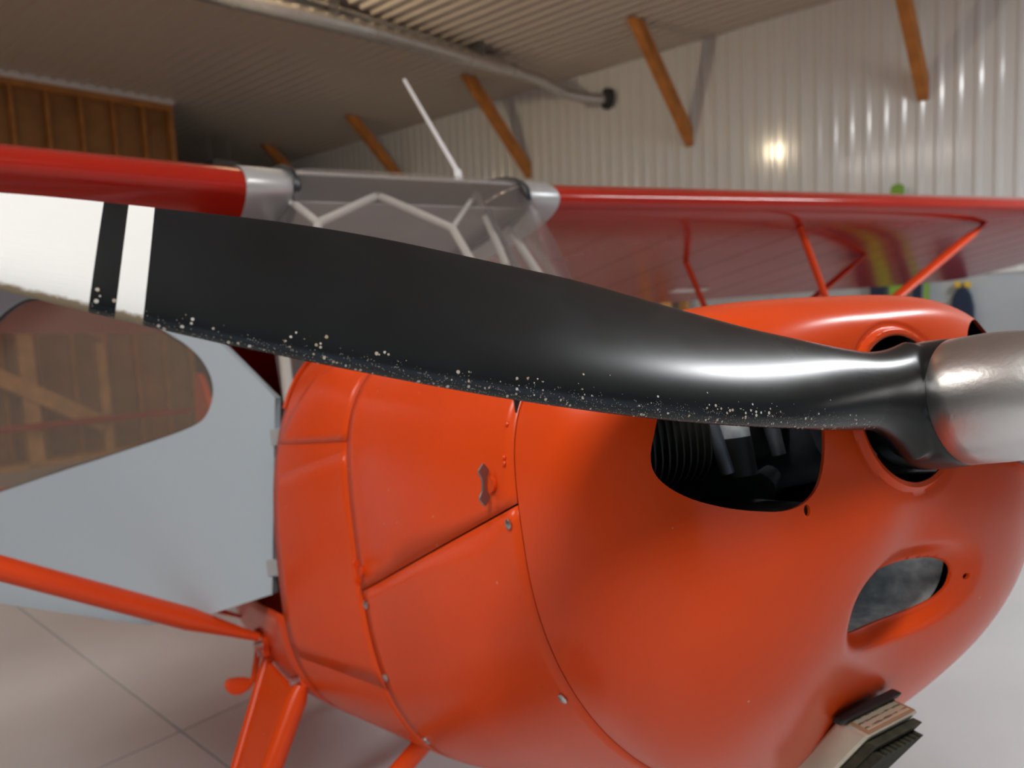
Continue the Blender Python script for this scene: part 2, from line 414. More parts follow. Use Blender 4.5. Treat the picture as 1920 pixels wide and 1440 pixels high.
# ---- lamps
def strip_light(u, v, ln, power, color, label, along='u'):
    x, y = (UX, VX) if along == 'u' else (VX, UX)
    base = empty('strip_light', H(u, v, HC_Z - .10)); tag(base, label, 'ceiling light')
    c = Vector((0, 0, 0))
    box('housing', c + Vector((0, 0, .04)), x, y, (0, 0, 1), ln / 2, .09, .03, 'trim_white', base)
    for s in (-1, 1):
        tube('light_tube', [c + y * (.05 * s) - x * (ln / 2 - .04) + Vector((0, 0, -.015)), c + y * (.05 * s) + x * (ln / 2 - .04) + Vector((0, 0, -.015))], .018, 'tube_lit', base, 10)
        box('end_cap', c + x * (s * (ln / 2 - .015)), x, y, (0, 0, 1), .014, .085, .035, 'trim_white', base)
    d = bpy.data.lights.new('strip_glow', 'AREA'); d.shape = 'RECTANGLE'; d.size = ln; d.size_y = .2; d.energy = power; d.color = color
    lo = bpy.data.objects.new('strip_glow', d); COL.objects.link(lo); lo.parent = base
    zc = Vector((0, 0, 1)); M = Matrix(((x.x, y.x, 0), (x.y, y.y, 0), (0, 0, 1)))
    lo.rotation_euler = M.to_euler() if M.determinant() > 0 else Matrix(((x.x, -y.x, 0), (x.y, -y.y, 0), (0, 0, 1))).to_euler()
    lo.location = (0, 0, -.05)
    rebase(base); return base
COOL = (1, .97, .93)
strip_light(-1.5, 4.5, 2.4, 150, (.93, .97, 1), 'white twin-tube strip light on the ceiling nearest the ribbed wall', 'v')
strip_light(-.2, -1.8, 2.4, 112, COOL, 'white twin-tube strip light on the ceiling by the plain lined wall', 'v')
strip_light(4.4, -1.4, 2.4, 85, (1, .93, .84), 'added twin-tube fill light on the ceiling nearest the stud partition', 'u')  # unseen fill light, added to brighten the dark left and back
LP = H(5.25, 2.7, 3.95); aim = (H(3.18, 7.76, 2.98) - LP).normalized()
pl = empty('clamp_lamp', LP); tag(pl, 'warm bulb in an added white light-shielding dome hanging from the ceiling, facing the ribbed wall', 'lamp')
def al(d, r=0): return aim * d
tube('lamp_cord', [al(-.16), al(-.17) + Vector((0, 0, .12)), al(-.12) + Vector((0, 0, .36))], .006, 'black_rubber', pl, 8)
tube('lamp_holder', [al(-.17), al(-.13), al(-.06)], [.026, .030, .024], 'trim_white', pl, 16)
tube('light_bulb', [al(-.06), al(-.04), al(-.01), al(.02), al(.040), al(.048)], [.018, .026, .042, .044, .028, .006], 'bulb', pl, 20)
dv, df = [], []
xa, ya = basis(aim); dprof = [(-.10, .030), (-.085, .060), (-.05, .095), (.0, .120), (.05, .135)]
for d_, r_ in dprof:
    for k in range(32):
        t = 2 * math.pi * k / 32; dv.append(aim * d_ + (xa * math.cos(t) + ya * math.sin(t)) * r_)
dm = build('light_shield_dome', dv, grid_faces(len(dprof), 32, True), 'enamel_white', pl, angle=60); solidify(dm, .002, 1)  # dome added around the bulb to keep its light off the floor

# ================================================================== THE AIRCRAFT (local axes: x nose, y its left side, z up)
a_, t_ = R(30), R(12)
Nn = Vector((math.sin(a_) * math.cos(t_), -math.cos(a_) * math.cos(t_), math.sin(t_)))
Yy = Vector((math.cos(a_), math.sin(a_), 0))
Zz = Nn.cross(Yy)
def ray(px, py): return F + CR * ((px - 960) / FPX) - CU * ((py - 720) / FPX)
ORG = Vector((0, 0, HC)) + ray(1840, 748) * .77
ac = empty('light_aircraft')
ac.matrix_world = Matrix(((Nn.x, Yy.x, Zz.x, ORG.x), (Nn.y, Yy.y, Zz.y, ORG.y), (Nn.z, Yy.z, Zz.z, ORG.z), (0, 0, 0, 1)))
tag(ac, 'orange-red high-wing light aircraft with black propeller and open grey cabin door', 'aircraft')
WINV = ac.matrix_world.inverted()

# ---- cowl sections
def sec(th, w, zc, ht, hb, nt, nb):
    c, s = math.cos(th), math.sin(th); n = nt if s > 0 else nb; h = ht if s > 0 else hb
    return (w * math.copysign(abs(c) ** (2 / n), c), zc + h * math.copysign(abs(s) ** (2 / n), s))
SX = [-.325, -.60, -.86, -1.17, -1.45, -2.1]
SP = [(.378, -.100, .262, .366, 3.6, 2.1), (.396, -.112, .32, .415, 3.6, 2.5), (.408, -.120, .375, .457, 3.8, 3.0),
      (.488, -.200, .62, .36, 2.6, 2.7), (.490, -.215, .72, .36, 2.6, 2.9), (.455, -.21, .72, .34, 2.6, 3.2)]
def par(X):
    X = -X; xs = [-q for q in SX]
    h = .07 if .45 < X < 1.05 else (max(0, X - .38) if X <= .45 else max(0, 1.12 - X))
    return [sum(float(np.interp(X + d * h, xs, [p[i] for p in SP])) for d in (-1, -.5, 0, .5, 1)) / 5 for i in range(6)]
def csec(X, th): y, z = sec(th, *par(X)); return Vector((X, y, z))
def th_for_z(X, z, side):
    w, zc, ht, hb, nt, nb = par(X)
    s = (min(1, (z - zc) / ht)) ** (nt / 2) if z > zc else -((min(1, (zc - z) / hb)) ** (nb / 2))
    t = math.asin(s); return t if side > 0 else math.pi - t
def on_side(X, z, side=-1, off=0.):
    t = th_for_z(X, z, side); p = csec(X, t); q = csec(X, t + .01); r_ = csec(X - .01, t)
    n = (q - p).cross(r_ - p).normalized()
    if n.y * side < 0: n = -n
    return p + n * off, n
# ---- nose bowl
S1 = SP[0]
def bowl(s, th):
    t = math.sin(s * math.pi / 2); y1, z1 = sec(th, *S1); rh = .083
    sn = math.sin(th); m = 3.6 + ((2.5 - 3.6) if sn > 0 else (1.3 - 3.6)) * abs(sn) ** 1.5
    y = (1 - t) * rh * math.cos(th) + t * y1; z = (1 - t) * rh * sn + t * z1
    X = -.083 - .242 * (1 - (1 - min(t, 1) ** m) ** (1 / m))
    return X, y, z
def sstep(a, b, x):
    t = min(1, max(0, (x - a) / (b - a))); return t * t * (3 - 2 * t)
CH = (0., -.214, .128, .060)
NS, NT = 110, 300
V = []
for i in range(NS):
    for j in range(NT):
        th = 2 * math.pi * j / NT; X, y, z = bowl(i / (NS - 1), th)
        rho = ((abs(y - CH[0]) / CH[2]) ** 2.4 + (abs(z - CH[1]) / CH[3]) ** 2.4) ** (1 / 2.4)
        X -= .024 * (1 - sstep(.60, 1.02, rho))
        rr = math.hypot(y, z)
        X += .004 * (sstep(.080, .085, rr) - sstep(.090, .094, rr)) - .002 * (sstep(.090, .094, rr) - sstep(.097, .102, rr))
        V.append((X, y, z))
nb_ = build('nose_bowl', V, grid_faces(NS, NT, True), ['orange_paint', 'inner_black'], ac, angle=60)
# outward normals
me = nb_.data
q = me.polygons[len(me.polygons) // 4]
if me.polygons[5 * NT].normal.x < 0: me.flip_normals()
solidify(nb_, .0035, -1, 1)
def cutter(poly, x0, x1):
    p3 = [Vector((x0, a, b)) for a, b in poly]; o = prism('cut', p3, (x1 - x0, 0, 0), None, ac); return o
inlet = [(.322, .024), (.334, -.008), (.331, -.030), (.312, -.050), (.282, -.064), (.25, -.073), (.212, -.080), (.18, -.074), (.157, -.054), (.141, -.012), (.140, .03), (.148, .066), (.172, .088), (.21, .098), (.258, .098), (.292, .080), (.310, .050)]
def smooth_poly(p, it=2):
    for _ in range(it):
        q = []
        for i in range(len(p)):
            a, b = p[i], p[(i + 1) % len(p)]
            q += [(a[0] * .75 + b[0] * .25, a[1] * .75 + b[1] * .25), (a[0] * .25 + b[0] * .75, a[1] * .25 + b[1] * .75)]
        p = q
    return p
inl = smooth_poly(inlet)
chin = [(CH[0] + .098 * math.copysign(abs(math.cos(t)) ** (2 / 2.6), math.cos(t)), CH[1] + .036 * math.copysign(abs(math.sin(t)) ** (2 / 2.6), math.sin(t))) for t in [2 * math.pi * k / 64 for k in range(64)]]
hole1 = [(.186 * -1 + .0045 * math.cos(t), -.083 + .006 * math.sin(t)) for t in [2 * math.pi * k / 12 for k in range(12)]]
hole2 = [(.112 + .0035 * math.cos(t), -.215 + .004 * math.sin(t)) for t in [2 * math.pi * k / 12 for k in range(12)]]
cuts = []
for poly in ([(-a, b) for a, b in inl], inl, chin, hole1, hole2):
    c = cutter(poly, .0, -.255); cuts.append(c)
    m = nb_.modifiers.new('cut', 'BOOLEAN'); m.operation = 'DIFFERENCE'; m.object = c; m.solver = 'EXACT'
bake(nb_)
for c in cuts: bpy.data.objects.remove(c, do_unlink=True)
nb_.data.polygons.foreach_set('use_smooth', [True] * len(nb_.data.polygons)); nb_.data.set_sharp_from_angle(angle=R(50))

# ---- cowl panels between nose bowl and firewall
XS, XF = -.3264, -.86
def zline(X): return -.043 + (X - XS) / (XF - XS) * (-.185 + .043)
def patch(name, x0, x1, tfun, nx, nt, m, off=0., thick=.002, parent=ac):
    V = []
    for i in range(nx):
        X = x0 + (x1 - x0) * i / (nx - 1); t0, t1 = tfun(X)
        for j in range(nt):
            th = t0 + (t1 - t0) * j / (nt - 1); p = csec(X, th)
            if off:
                c = csec(X, th + .004) - csec(X, th - .004); n = Vector((0, c.z, -c.y)).normalized(); p = p + n * off
            V.append(p)
    o = build(name, V, grid_faces(nx, nt), m, parent, angle=60, recalc=False)
    # make normals point outward
    pol = o.data.polygons[len(o.data.polygons) // 2]; cc = pol.center
    if pol.normal.dot(Vector((0, cc.y, cc.z + .12))) < 0: o.data.flip_normals()
    solidify(o, thick, -1); return o
gap = .0012
patch('upper_cowl_panel', XS, XF, lambda X: (math.pi - th_for_z(X, zline(X) + gap, 1), math.pi / 2 - .002), 24, 60, 'orange_paint', .0012)
patch('upper_cowl_panel', XS, XF, lambda X: (th_for_z(X, zline(X) + gap, 1), math.pi / 2 + .002), 24, 60, 'orange_paint', .0012)
patch('lower_cowl', XS - .0015, XF, lambda X: (-math.pi - th_for_z(X, zline(X) - gap, 1), th_for_z(X, zline(X) - gap, 1)), 24, 110, 'orange_paint', .0002)
tube('piano_hinge', [csec(XS - .004, math.pi / 2) + Vector((0, 0, .002)), csec(-.60, math.pi / 2) + Vector((0, 0, .002)), csec(XF + .005, math.pi / 2) + Vector((0, 0, .002))], .004, 'orange_paint', ac, 8)
# black sheet added just inside, standing in for the shade in the gaps
ln = patch('gap_shade_sheet', -.315, XF - .01, lambda X: (-math.pi, math.pi), 10, 120, 'inner_black', -.012, .001)
# firewall
V = [csec(-.855, 2 * math.pi * k / 80) * 1 for k in range(80)]; V = [Vector((p.x, p.y * .985, p.z * .985)) for p in V]
prism('firewall', V, (-.004, 0, 0), 'dull_steel', ac)
# ---- boot cowl, cut back at the top for the windshield
SH = R(48)
def xend(th):
    t = th % (2 * math.pi); t = math.pi - t if t > math.pi / 2 and t < 1.5 * math.pi else t
    if t > math.pi: t -= 2 * math.pi
    e0 = R(36)
    if t < e0: return -1.17
    k = sstep(e0, math.pi / 2, t); return -1.17 + .25 * k ** .8
def boot(s, th, off=0.):
    X = XF + (xend(th) - XF) * s
    return csec(X, th)
NTB = 181
V = []
for i in range(14):
    for j in range(NTB - 1):
        V.append(boot(i / 13, 2 * math.pi * j / (NTB - 1)))
bt = build('boot_cowl', V, grid_faces(14, NTB - 1, True), 'orange_paint', ac, angle=60, recalc=False)
if bt.data.polygons[NTB // 4].normal.z < 0: bt.data.flip_normals()
solidify(bt, .002, -1)
# overlapping skin doubler on the boot cowl (right side) with its joggled edges
def dbl(name, quad, off):
    n = 12; V = []
    for i in range(n):
        for j in range(n):
            a, b = i / (n - 1), j / (n - 1)
            X = (quad[0][0] * (1 - a) + quad[1][0] * a) * (1 - b) + (quad[3][0] * (1 - a) + quad[2][0] * a) * b
            z = (quad[0][1] * (1 - a) + quad[1][1] * a) * (1 - b) + (quad[3][1] * (1 - a) + quad[2][1] * a) * b
            V.append(on_side(X, z, -1, off)[0])
    o = build(name, V, grid_faces(n, n), 'orange_paint', ac, angle=60); solidify(o, .0008, 1); return o
dbl('skin_doubler', [(-.8605, .060), (-1.165, .035), (-1.165, -.33), (-.8605, -.36)], .0004)
dbl('skin_doubler', [(-.8605, .275), (-1.06, .215), (-1.165, .10), (-.8605, .075)], .0012)

# ---- fasteners
def on_panel(X, z, off=.003): return on_side(X, z, -1, off)
def screw(X, z, r=.0065, m='bare_steel', nm='screw', off=.003):
    p, n = on_panel(X, z, off - .002)
    o = tube(nm, [p, p + n * .002, p + n * .0035], [r, r, r * .6], m, ac, 12); return o
screw(-.350, -.066, .0062); screw(-.850, -.208, .0075); screw(-.845, -.335, .0075); screw(-.352, -.278, .0065); screw(-.84, -.455, .008)
def wing_fastener(X, z, m, tilt=0.1, s=1.):
    p, n = on_panel(X, z, .002); up = Vector((tilt, 0, 1)); up = (up - n * up.dot(n)).normalized(); w = n.cross(up)
    V, Fc = [], []
    outl = []; L_ = .026 * s; ys_ = [L_ * math.sin(math.pi / 2 * q / 16) for q in range(-16, 17)]
    def hw(y): return (.0030 + .0052 * math.exp(-((abs(y) - .0165 * s) / (.0065 * s)) ** 2)) * s * math.sqrt(max(0, 1 - (abs(y) / L_) ** 5))
    for y in ys_: outl.append(p + n * (.011 * s + hw(y)) + up * y)
    for y in reversed(ys_[1:-1]): outl.append(p + n * (.011 * s - hw(y)) + up * y)
    o = prism('wing_fastener', outl, w * .003, m, ac, .001)
    tube('fastener_stud', [p, p + n * .004], .010 * s, 'orange_paint', ac, 16)
    return o
wing_fastener(-.375, -.018, 'dull_steel'); wing_fastener(-.843, -.150, 'orange_paint', .05, .9)
for X, z in [(-.345, .005), (-.345, .012), (-.344, .05)]: screw(X, z, .0035, 'orange_paint', 'rivet')

# ---- engine seen through the inlets
eng = lathe_x('engine', [(-.15, .05), (-.16, .07), (-.30, .09), (-.34, .12), (-.70, .12), (-.72, .08)], 'cast_metal', ac, 32)
eng['label'] = 'dark finned flat-four engine behind the cowl inlets'
FB = None
def fin_mesh(r):
    n = 40; V, Fc = [], []
    for yv in (-.0011, .0011):
        for k in range(n):
            a = 2 * math.pi * k / n; c, s = math.cos(a), math.sin(a)
            V.append((r * math.copysign(abs(c) ** .6, c), yv, r * math.copysign(abs(s) ** .6, s)))
    Fc = [tuple(range(n)), tuple(range(2 * n - 1, n - 1, -1))] + [(i, (i + 1) % n, n + (i + 1) % n, n + i) for i in range(n)]
    me = bpy.data.meshes.new('cooling_fin'); me.from_pydata(V, [], Fc); me.materials.append(MATS['fin_metal']); me.update(); return me
finm = fin_mesh(.074)
for side in (-1, 1):
    for xc in (-.225, -.50):
        cy = tube('cylinder', [(xc, side * .10, .02), (xc, side * .345, .02)], .058, 'fin_metal', eng, 24)
        for k in range(10):
            o = bpy.data.objects.new('cooling_fin', finm); COL.objects.link(o); o.parent = eng; o.location = (xc - .012, side * (.222 + .0098 * k), .025)
    tube('intake_pipe', [(-.165, side * .185, .12), (-.165, side * .185, .05), (-.167, side * .185, -.005)], [.0165, .0165, .018], 'intake_metal', eng, 20)
    tube('hose_clamp', [(-.165, side * .185, .026), (-.165, side * .185, .034)], .0178, 'bare_steel', eng, 20)
    box('clamp_screw', (-.152, side * .163, .030), (1, 0, 0), (0, 1, 0), (0, 0, 1), .006, .005, .004, 'bare_steel', eng, .001)
    tube('rubber_hose', [(-.167, side * .185, -.003), (-.168, side * .185, -.045)], [.0185, .020], 'black_rubber', eng, 20)
    tube('spark_plug', [(-.16, side * .135, .03), (-.16, side * .128, -.03)], [.010, .008], 'cast_metal', eng, 12)
    tube('pushrod_tube', [(-.175, side * .225, .11), (-.165, side * .205, -.04)], .008, 'cast_metal', eng, 12)
    V = [Vector((x, side * y, z)) for x, y, z in [(-.10, .12, -.088), (-.115, .30, -.082), (-.17, .34, -.078), (-.30, .34, -.072), (-.30, .10, -.080)]]
    prism('baffle_tray', V, (0, 0, -.003), 'tray_metal', eng, .001)
    box('inlet_shade_sheet', (-.33, side * .22, .02), (1, 0, 0), (0, 1, 0), (0, 0, 1), .002, .14, .11, 'inner_black', eng, 0)  # black sheet added so the space behind each inlet looks dark
    tube('oil_fitting', [(-.17, side * .150, -.060), (-.17, side * .132, -.05)], [.016, .011], 'cast_metal', eng, 12)
# chin duct behind the lower opening
V = []; nn = 48
for xx, sc in ((-.152, 1.10), (-.19, 1.0), (-.27, .8)):
    for k in range(nn):
        t = 2 * math.pi * k / nn; zz = .042 * sc * math.copysign(abs(math.sin(t)) ** (2 / 2.6), math.sin(t))
        V.append((xx + .45 * zz, CH[0] + .104 * sc * math.copysign(abs(math.cos(t)) ** (2 / 2.6), math.cos(t)), CH[1] + zz))
cd = build('chin_duct', V, grid_faces(3, nn, True), 'intake_metal', ac, angle=60); solidify(cd, .002, 1)
prism('duct_filter', [(-.262, .09 * math.cos(2 * math.pi * k / 32), CH[1] + .036 * math.sin(2 * math.pi * k / 32)) for k in range(32)], (-.004, 0, 0), 'intake_metal', ac)

# ---- carburettor air box under the chin
ab_x, ab_f, ab_d = Vector((0, 1, 0)), Vector((.975, 0, -.22)).normalized(), Vector((-.72, 0, -.70)).normalized()
A0 = Vector((-.208, -.055, -.357))
Wd, Fd, Dd = .098, .042, .17
def bx(a, b, c): return A0 + ab_x * a + ab_f * b + ab_d * c
P8 = [bx(a, b, c) for a in (0, Wd) for b in (0, Fd) for c in (0, Dd)]
abx = build('air_box', P8, [(0, 1, 3, 2), (4, 6, 7, 5), (0, 4, 5, 1), (2, 3, 7, 6), (0, 2, 6, 4), (1, 5, 7, 3)], 'airbox_metal', ac, smooth=False); bevelled(abx, .004, 3)
up = -ab_d
nrm = ab_x.cross(ab_f).normalized(); nrm = nrm if nrm.z > 0 else -nrm
def plate(name, a0, a1, b0, b1, lift, th, m, par_):
    p = [bx(a0, b0, 0), bx(a1, b0, 0), bx(a1, b1, 0), bx(a0, b1, 0)]; return prism(name, [q + nrm * lift for q in p], nrm * th, m, par_, .0006)
plate('placard_border', .004, Wd - .004, .003, Fd - .003, .0002, .0012, 'placard_frame', abx)
pm = bpy.data.materials.new('placard_print'); pm.use_nodes = True; nt = pm.node_tree; b = nt.nodes['Principled BSDF']; b.inputs['Roughness'].default_value = .35; b.inputs['Metallic'].default_value = .3
tc = nt.nodes.new('ShaderNodeTexCoord'); mp = nt.nodes.new('ShaderNodeMapping'); mp.inputs['Scale'].default_value = (260, 90, 1)
nz = nt.nodes.new('ShaderNodeTexNoise'); nz.inputs['Scale'].default_value = 1.; nz.inputs['Detail'].default_value = 2
wv = nt.nodes.new('ShaderNodeTexWave'); wv.inputs['Scale'].default_value = 38; wv.bands_direction = 'X'
nt.links.new(tc.outputs['Object'], mp.inputs[0]); nt.links.new(mp.outputs[0], nz.inputs['Vector']); nt.links.new(tc.outputs['Object'], wv.inputs['Vector'])
mu = nt.nodes.new('ShaderNodeMath'); mu.operation = 'MULTIPLY'; nt.links.new(nz.outputs['Fac'], mu.inputs[0]); nt.links.new(wv.outputs['Fac'], mu.inputs[1])
rp = nt.nodes.new('ShaderNodeValToRGB'); rp.color_ramp.elements[0].position = .38; rp.color_ramp.elements[0].color = (.50, .44, .34, 1); rp.color_ramp.elements[1].position = .50; rp.color_ramp.elements[1].color = (.16, .13, .10, 1)
nt.links.new(mu.outputs[0], rp.inputs[0]); nt.links.new(rp.outputs[0], b.inputs['Base Color']); MATS['placard_print'] = pm
plate('placard', .009, Wd - .009, .007, Fd - .007, .0012, .0008, 'placard_print', abx)
p = bx(.006, Fd - .008, .006) + Vector((0, -.001, 0)); tube('rivet', [p, p + Vector((0, -.003, 0))], .0035, 'bare_steel', abx, 10)
# pleated filter on the front of the box
fo = prism('filter_frame', [bx(.004, Fd + .001, .012), bx(Wd - .004, Fd + .001, .012), bx(Wd - .004, Fd + .001, Dd), bx(.004, Fd + .001, Dd)], ab_f * .012 , 'filter_dark', abx, .001)
for k in range(9):
    a = .012 + k * .0092
    box('filter_pleat', bx(a, Fd + .018, Dd / 2 + .014), ab_x, ab_f, ab_d, .0026, .008, Dd / 2 - .012, 'filter_dark', abx, .001)
# rubber seal between cowl and box
box('box_seal', bx(Wd / 2 - .002, .004, -.006), ab_x, ab_f, ab_d, .056, .007, .007, 'black_rubber', ac, .003)
box('air_scoop_plate', bx(.02, -.02, .09), ab_x, ab_f, ab_d, .05, .012, .10, 'cast_metal', ac, .003)

# ---- propeller
prop = empty('propeller', (0, 0, 0), ac)
prop['label'] = 'black two-blade metal propeller with white tip bands and silver spinner'
PSI = R(11.4)
TAB = [(.0600,.0469,-.0325,8.0),(.0800,.0459,-.0343,10.0),(.1000,.0457,-.0361,12.0),(.1200,.0458,-.0381,14.0),(.1400,.0471,-.0404,17.0),(.1600,.0490,-.0429,20.0),(.2000,.0558,-.0491,26.0),(.2400,.0597,-.0533,27.6),(.2800,.0657,-.0569,29.2),(.3200,.0706,-.0594,29.4),(.3600,.0734,-.0603,28.2),(.4000,.0758,-.0601,27.0),(.4500,.0779,-.0584,25.2),(.5000,.0759,-.0559,23.5),(.5500,.0745,-.0527,22.0),(.6000,.0738,-.0484,20.5),(.6500,.0713,-.0433,19.2),(.7000,.0668,-.0381,18.0),(.7400,.0614,-.0340,17.2),(.7755,.0559,-.0289,16.5),(.7900,.0543,-.0267,16.2),(.8035,.0529,-.0247,15.9),(.8200,.0504,-.0223,15.7),(.8500,.0459,-.0181,15.2),(.8800,.0400,-.0125,14.7),(.9000,.0345,-.0065,14.3),(.9100,.0290,.0000,14.0),(.9140,.0220,.0080,14.0)]
BR = [(.7755, .7900), (.8035, 1.)]     # white bands
rs = sorted(set([round(.0600 + .0125 * k, 4) for k in range(66)] + [.7755, .7757, .7898, .7900, .8035, .8037, .88, .89, .905, .911, .914]))
rs = [r for r in rs if r <= .914]
# edges, twist and thickness tabulated by radius, then eased so that the surface runs fair
GR = np.arange(.05, .9161, .002)
TA = np.array(TAB)
def fair(vals, sig, keep=None):
    k = np.arange(-40, 41) * .002; w = np.exp(-.5 * (k / sig) ** 2); w /= w.sum()
    pad = np.concatenate([2 * vals[0] - vals[40:0:-1], vals, 2 * vals[-1] - vals[-2:-42:-1]])
    out = np.convolve(pad, w, 'valid')
    if keep is not None:
        b = np.clip((GR - keep) / .02, 0, 1); out = out * (1 - b) + vals * b
    return out
G_TE = fair(np.interp(GR, TA[:, 0], TA[:, 1]), .022, .85); G_LE = fair(np.interp(GR, TA[:, 0], TA[:, 2]), .022, .85)
G_BE = fair(np.interp(GR, TA[:, 0], TA[:, 3]), .030)
G_TK = fair(np.interp(GR, [.06, .12, .2, .3, .4, .5, .6, .7, .8, .914], [.062, .055, .043, .031, .0235, .0185, .0145, .0115, .0085, .004]), .030)
G_RD = fair(np.interp(GR, [.06, .10, .18, .30, .40, .55, .7, .914], [1, .97, .85, .62, .42, .22, .12, .08]), .030)
def gi(r, g): return float(np.interp(r, GR, g))
XB = -.05
NA = 48
def blade_section(r):
    te, le, be = gi(r, G_TE), gi(r, G_LE), R(gi(r, G_BE)); ch = te - le; tk = gi(r, G_TK); rd = gi(r, G_RD)     # rd 1 = elliptic shank, 0 = airfoil
    out = []
    cd_ = Vector((-math.sin(be), 0, math.cos(be)))      # LE -> TE : up and aft
    nd = Vector((math.cos(be), 0, math.sin(be)))        # outwards, forward face
    for k in range(NA):
        a = 2 * math.pi * k / NA
        xc = .5 - .5 * math.cos(a)                     # 0 at LE .. 1 at TE
        sg = 1 if a <= math.pi else -1
        e_ = .5 * math.sqrt(max(0, 1 - (2 * xc - 1) ** 2)) * sg * tk
        yt = 5 * (.2969 * math.sqrt(xc) - .126 * xc - .3516 * xc ** 2 + .2843 * xc ** 3 - .1015 * xc ** 4)
        af = (yt * 1.55 * tk) if sg > 0 else (-yt * .35 * tk)
        h = e_ * rd + af * (1 - rd)
        s = le + ch * xc
        out.append((cd_ * s + nd * h, xc))
    return out
def bl_mat():
    m = bpy.data.materials.new('blade_black'); m.use_nodes = True; nt = m.node_tree; b = nt.nodes['Principled BSDF']
    at = nt.nodes.new('ShaderNodeAttribute'); at.attribute_name = 'edge'
    tc = nt.nodes.new('ShaderNodeTexCoord')
    def N(t, **k):
        n = nt.nodes.new(t)
        for a, v in k.items(): setattr(n, a, v)
        return n
    L = nt.links.new
    vo = N('ShaderNodeTexVoronoi'); vo.inputs['Scale'].default_value = 330; L(tc.outputs['Object'], vo.inputs['Vector'])
    # spot size from a random per cell, only near the leading edge
    bwv = N('ShaderNodeSeparateColor'); L(vo.outputs['Color'], bwv.inputs[0])
    den = N('ShaderNodeMapRange'); den.inputs['From Min'].default_value = .0; den.inputs['From Max'].default_value = .22; den.inputs['To Min'].default_value = .60; den.inputs['To Max'].default_value = .0
    L(at.outputs['Fac'], den.inputs['Value'])
    pw = N('ShaderNodeMath', operation='POWER'); L(den.outputs[0], pw.inputs[0]); pw.inputs[1].default_value = 1.9
    lt = N('ShaderNodeMath', operation='LESS_THAN'); L(bwv.outputs[0], lt.inputs[0]); L(pw.outputs[0], lt.inputs[1])
    sz = N('ShaderNodeMath', operation='MULTIPLY'); L(bwv.outputs[1], sz.inputs[0]); sz.inputs[1].default_value = .44
    sp = N('ShaderNodeMath', operation='LESS_THAN'); L(vo.outputs['Distance'], sp.inputs[0]); L(sz.outputs[0], sp.inputs[1])
    chip = N('ShaderNodeMath', operation='MULTIPLY'); L(lt.outputs[0], chip.inputs[0]); L(sp.outputs[0], chip.inputs[1])
    # extra tiny dust spots on the leading edge
    vo2 = N('ShaderNodeTexVoronoi'); vo2.inputs['Scale'].default_value = 1000; L(tc.outputs['Object'], vo2.inputs['Vector'])
    s2 = N('ShaderNodeSeparateColor'); L(vo2.outputs['Color'], s2.inputs[0])
    d2 = N('ShaderNodeMapRange'); d2.inputs['From Min'].default_value = 0; d2.inputs['From Max'].default_value = .10; d2.inputs['To Min'].default_value = .34; d2.inputs['To Max'].default_value = 0; L(at.outputs['Fac'], d2.inputs['Value'])
    l2 = N('ShaderNodeMath', operation='LESS_THAN'); L(s2.outputs[0], l2.inputs[0]); L(d2.outputs[0], l2.inputs[1])
    q2 = N('ShaderNodeMath', operation='LESS_THAN'); L(vo2.outputs['Distance'], q2.inputs[0]); q2.inputs[1].default_value = .33
    c2 = N('ShaderNodeMath', operation='MULTIPLY'); L(l2.outputs[0], c2.inputs[0]); L(q2.outputs[0], c2.inputs[1])
    c2b = N('ShaderNodeMath', operation='MULTIPLY'); L(c2.outputs[0], c2b.inputs[0]); c2b.inputs[1].default_value = .55
    mx = N('ShaderNodeMath', operation='MAXIMUM'); L(chip.outputs[0], mx.inputs[0]); L(c2b.outputs[0], mx.inputs[1])
    # base paint
    nz = N('ShaderNodeTexNoise'); nz.inputs['Scale'].default_value = 14; nz.inputs['Detail'].default_value = 5; L(tc.outputs['Object'], nz.inputs['Vector'])
    rp = N('ShaderNodeValToRGB'); rp.color_ramp.elements[0].color = (.0026, .0040, .0055, 1); rp.color_ramp.elements[1].color = (.0055, .0080, .0105, 1)
    rp.color_ramp.elements[0].position = .35; rp.color_ramp.elements[1].position = .7; L(nz.outputs['Fac'], rp.inputs[0])
    wrp = N('ShaderNodeValToRGB'); e = wrp.color_ramp.elements; e[0].position = 0; e[0].color = (.62, .60, .56, 1); e[1].position = 1; e[1].color = (.40, .30, .20, 1)
    L(bwv.outputs[2], wrp.inputs[0])
    mc = N('ShaderNodeMix', data_type='RGBA'); L(mx.outputs[0], mc.inputs['Factor']); L(rp.outputs[0], mc.inputs['A']); L(wrp.outputs[0], mc.inputs['B'])
    L(mc.outputs['Result'], b.inputs['Base Color'])
    rr = N('ShaderNodeMapRange'); rr.inputs['To Min'].default_value = .22; rr.inputs['To Max'].default_value = .30; L(nz.outputs['Fac'], rr.inputs['Value']); L(rr.outputs[0], b.inputs['Roughness'])
    b.inputs['Specular IOR Level'].default_value = .55
    bp = N('ShaderNodeBump'); bp.inputs['Strength'].default_value = .25; bp.inputs['Distance'].default_value = .0006; bp.invert = True
    L(mx.outputs[0], bp.inputs['Height']); L(bp.outputs[0], b.inputs['Normal'])
    MATS['blade_black'] = m
    m = bpy.data.materials.new('blade_white'); m.use_nodes = True; nt = m.node_tree; b = nt.nodes['Principled BSDF']; L = nt.links.new
    at = nt.nodes.new('ShaderNodeAttribute'); at.attribute_name = 'edge'; tc = nt.nodes.new('ShaderNodeTexCoord')
    nz = nt.nodes.new('ShaderNodeTexNoise'); nz.inputs['Scale'].default_value = 190; nz.inputs['Detail'].default_value = 3; L(tc.outputs['Object'], nz.inputs['Vector'])
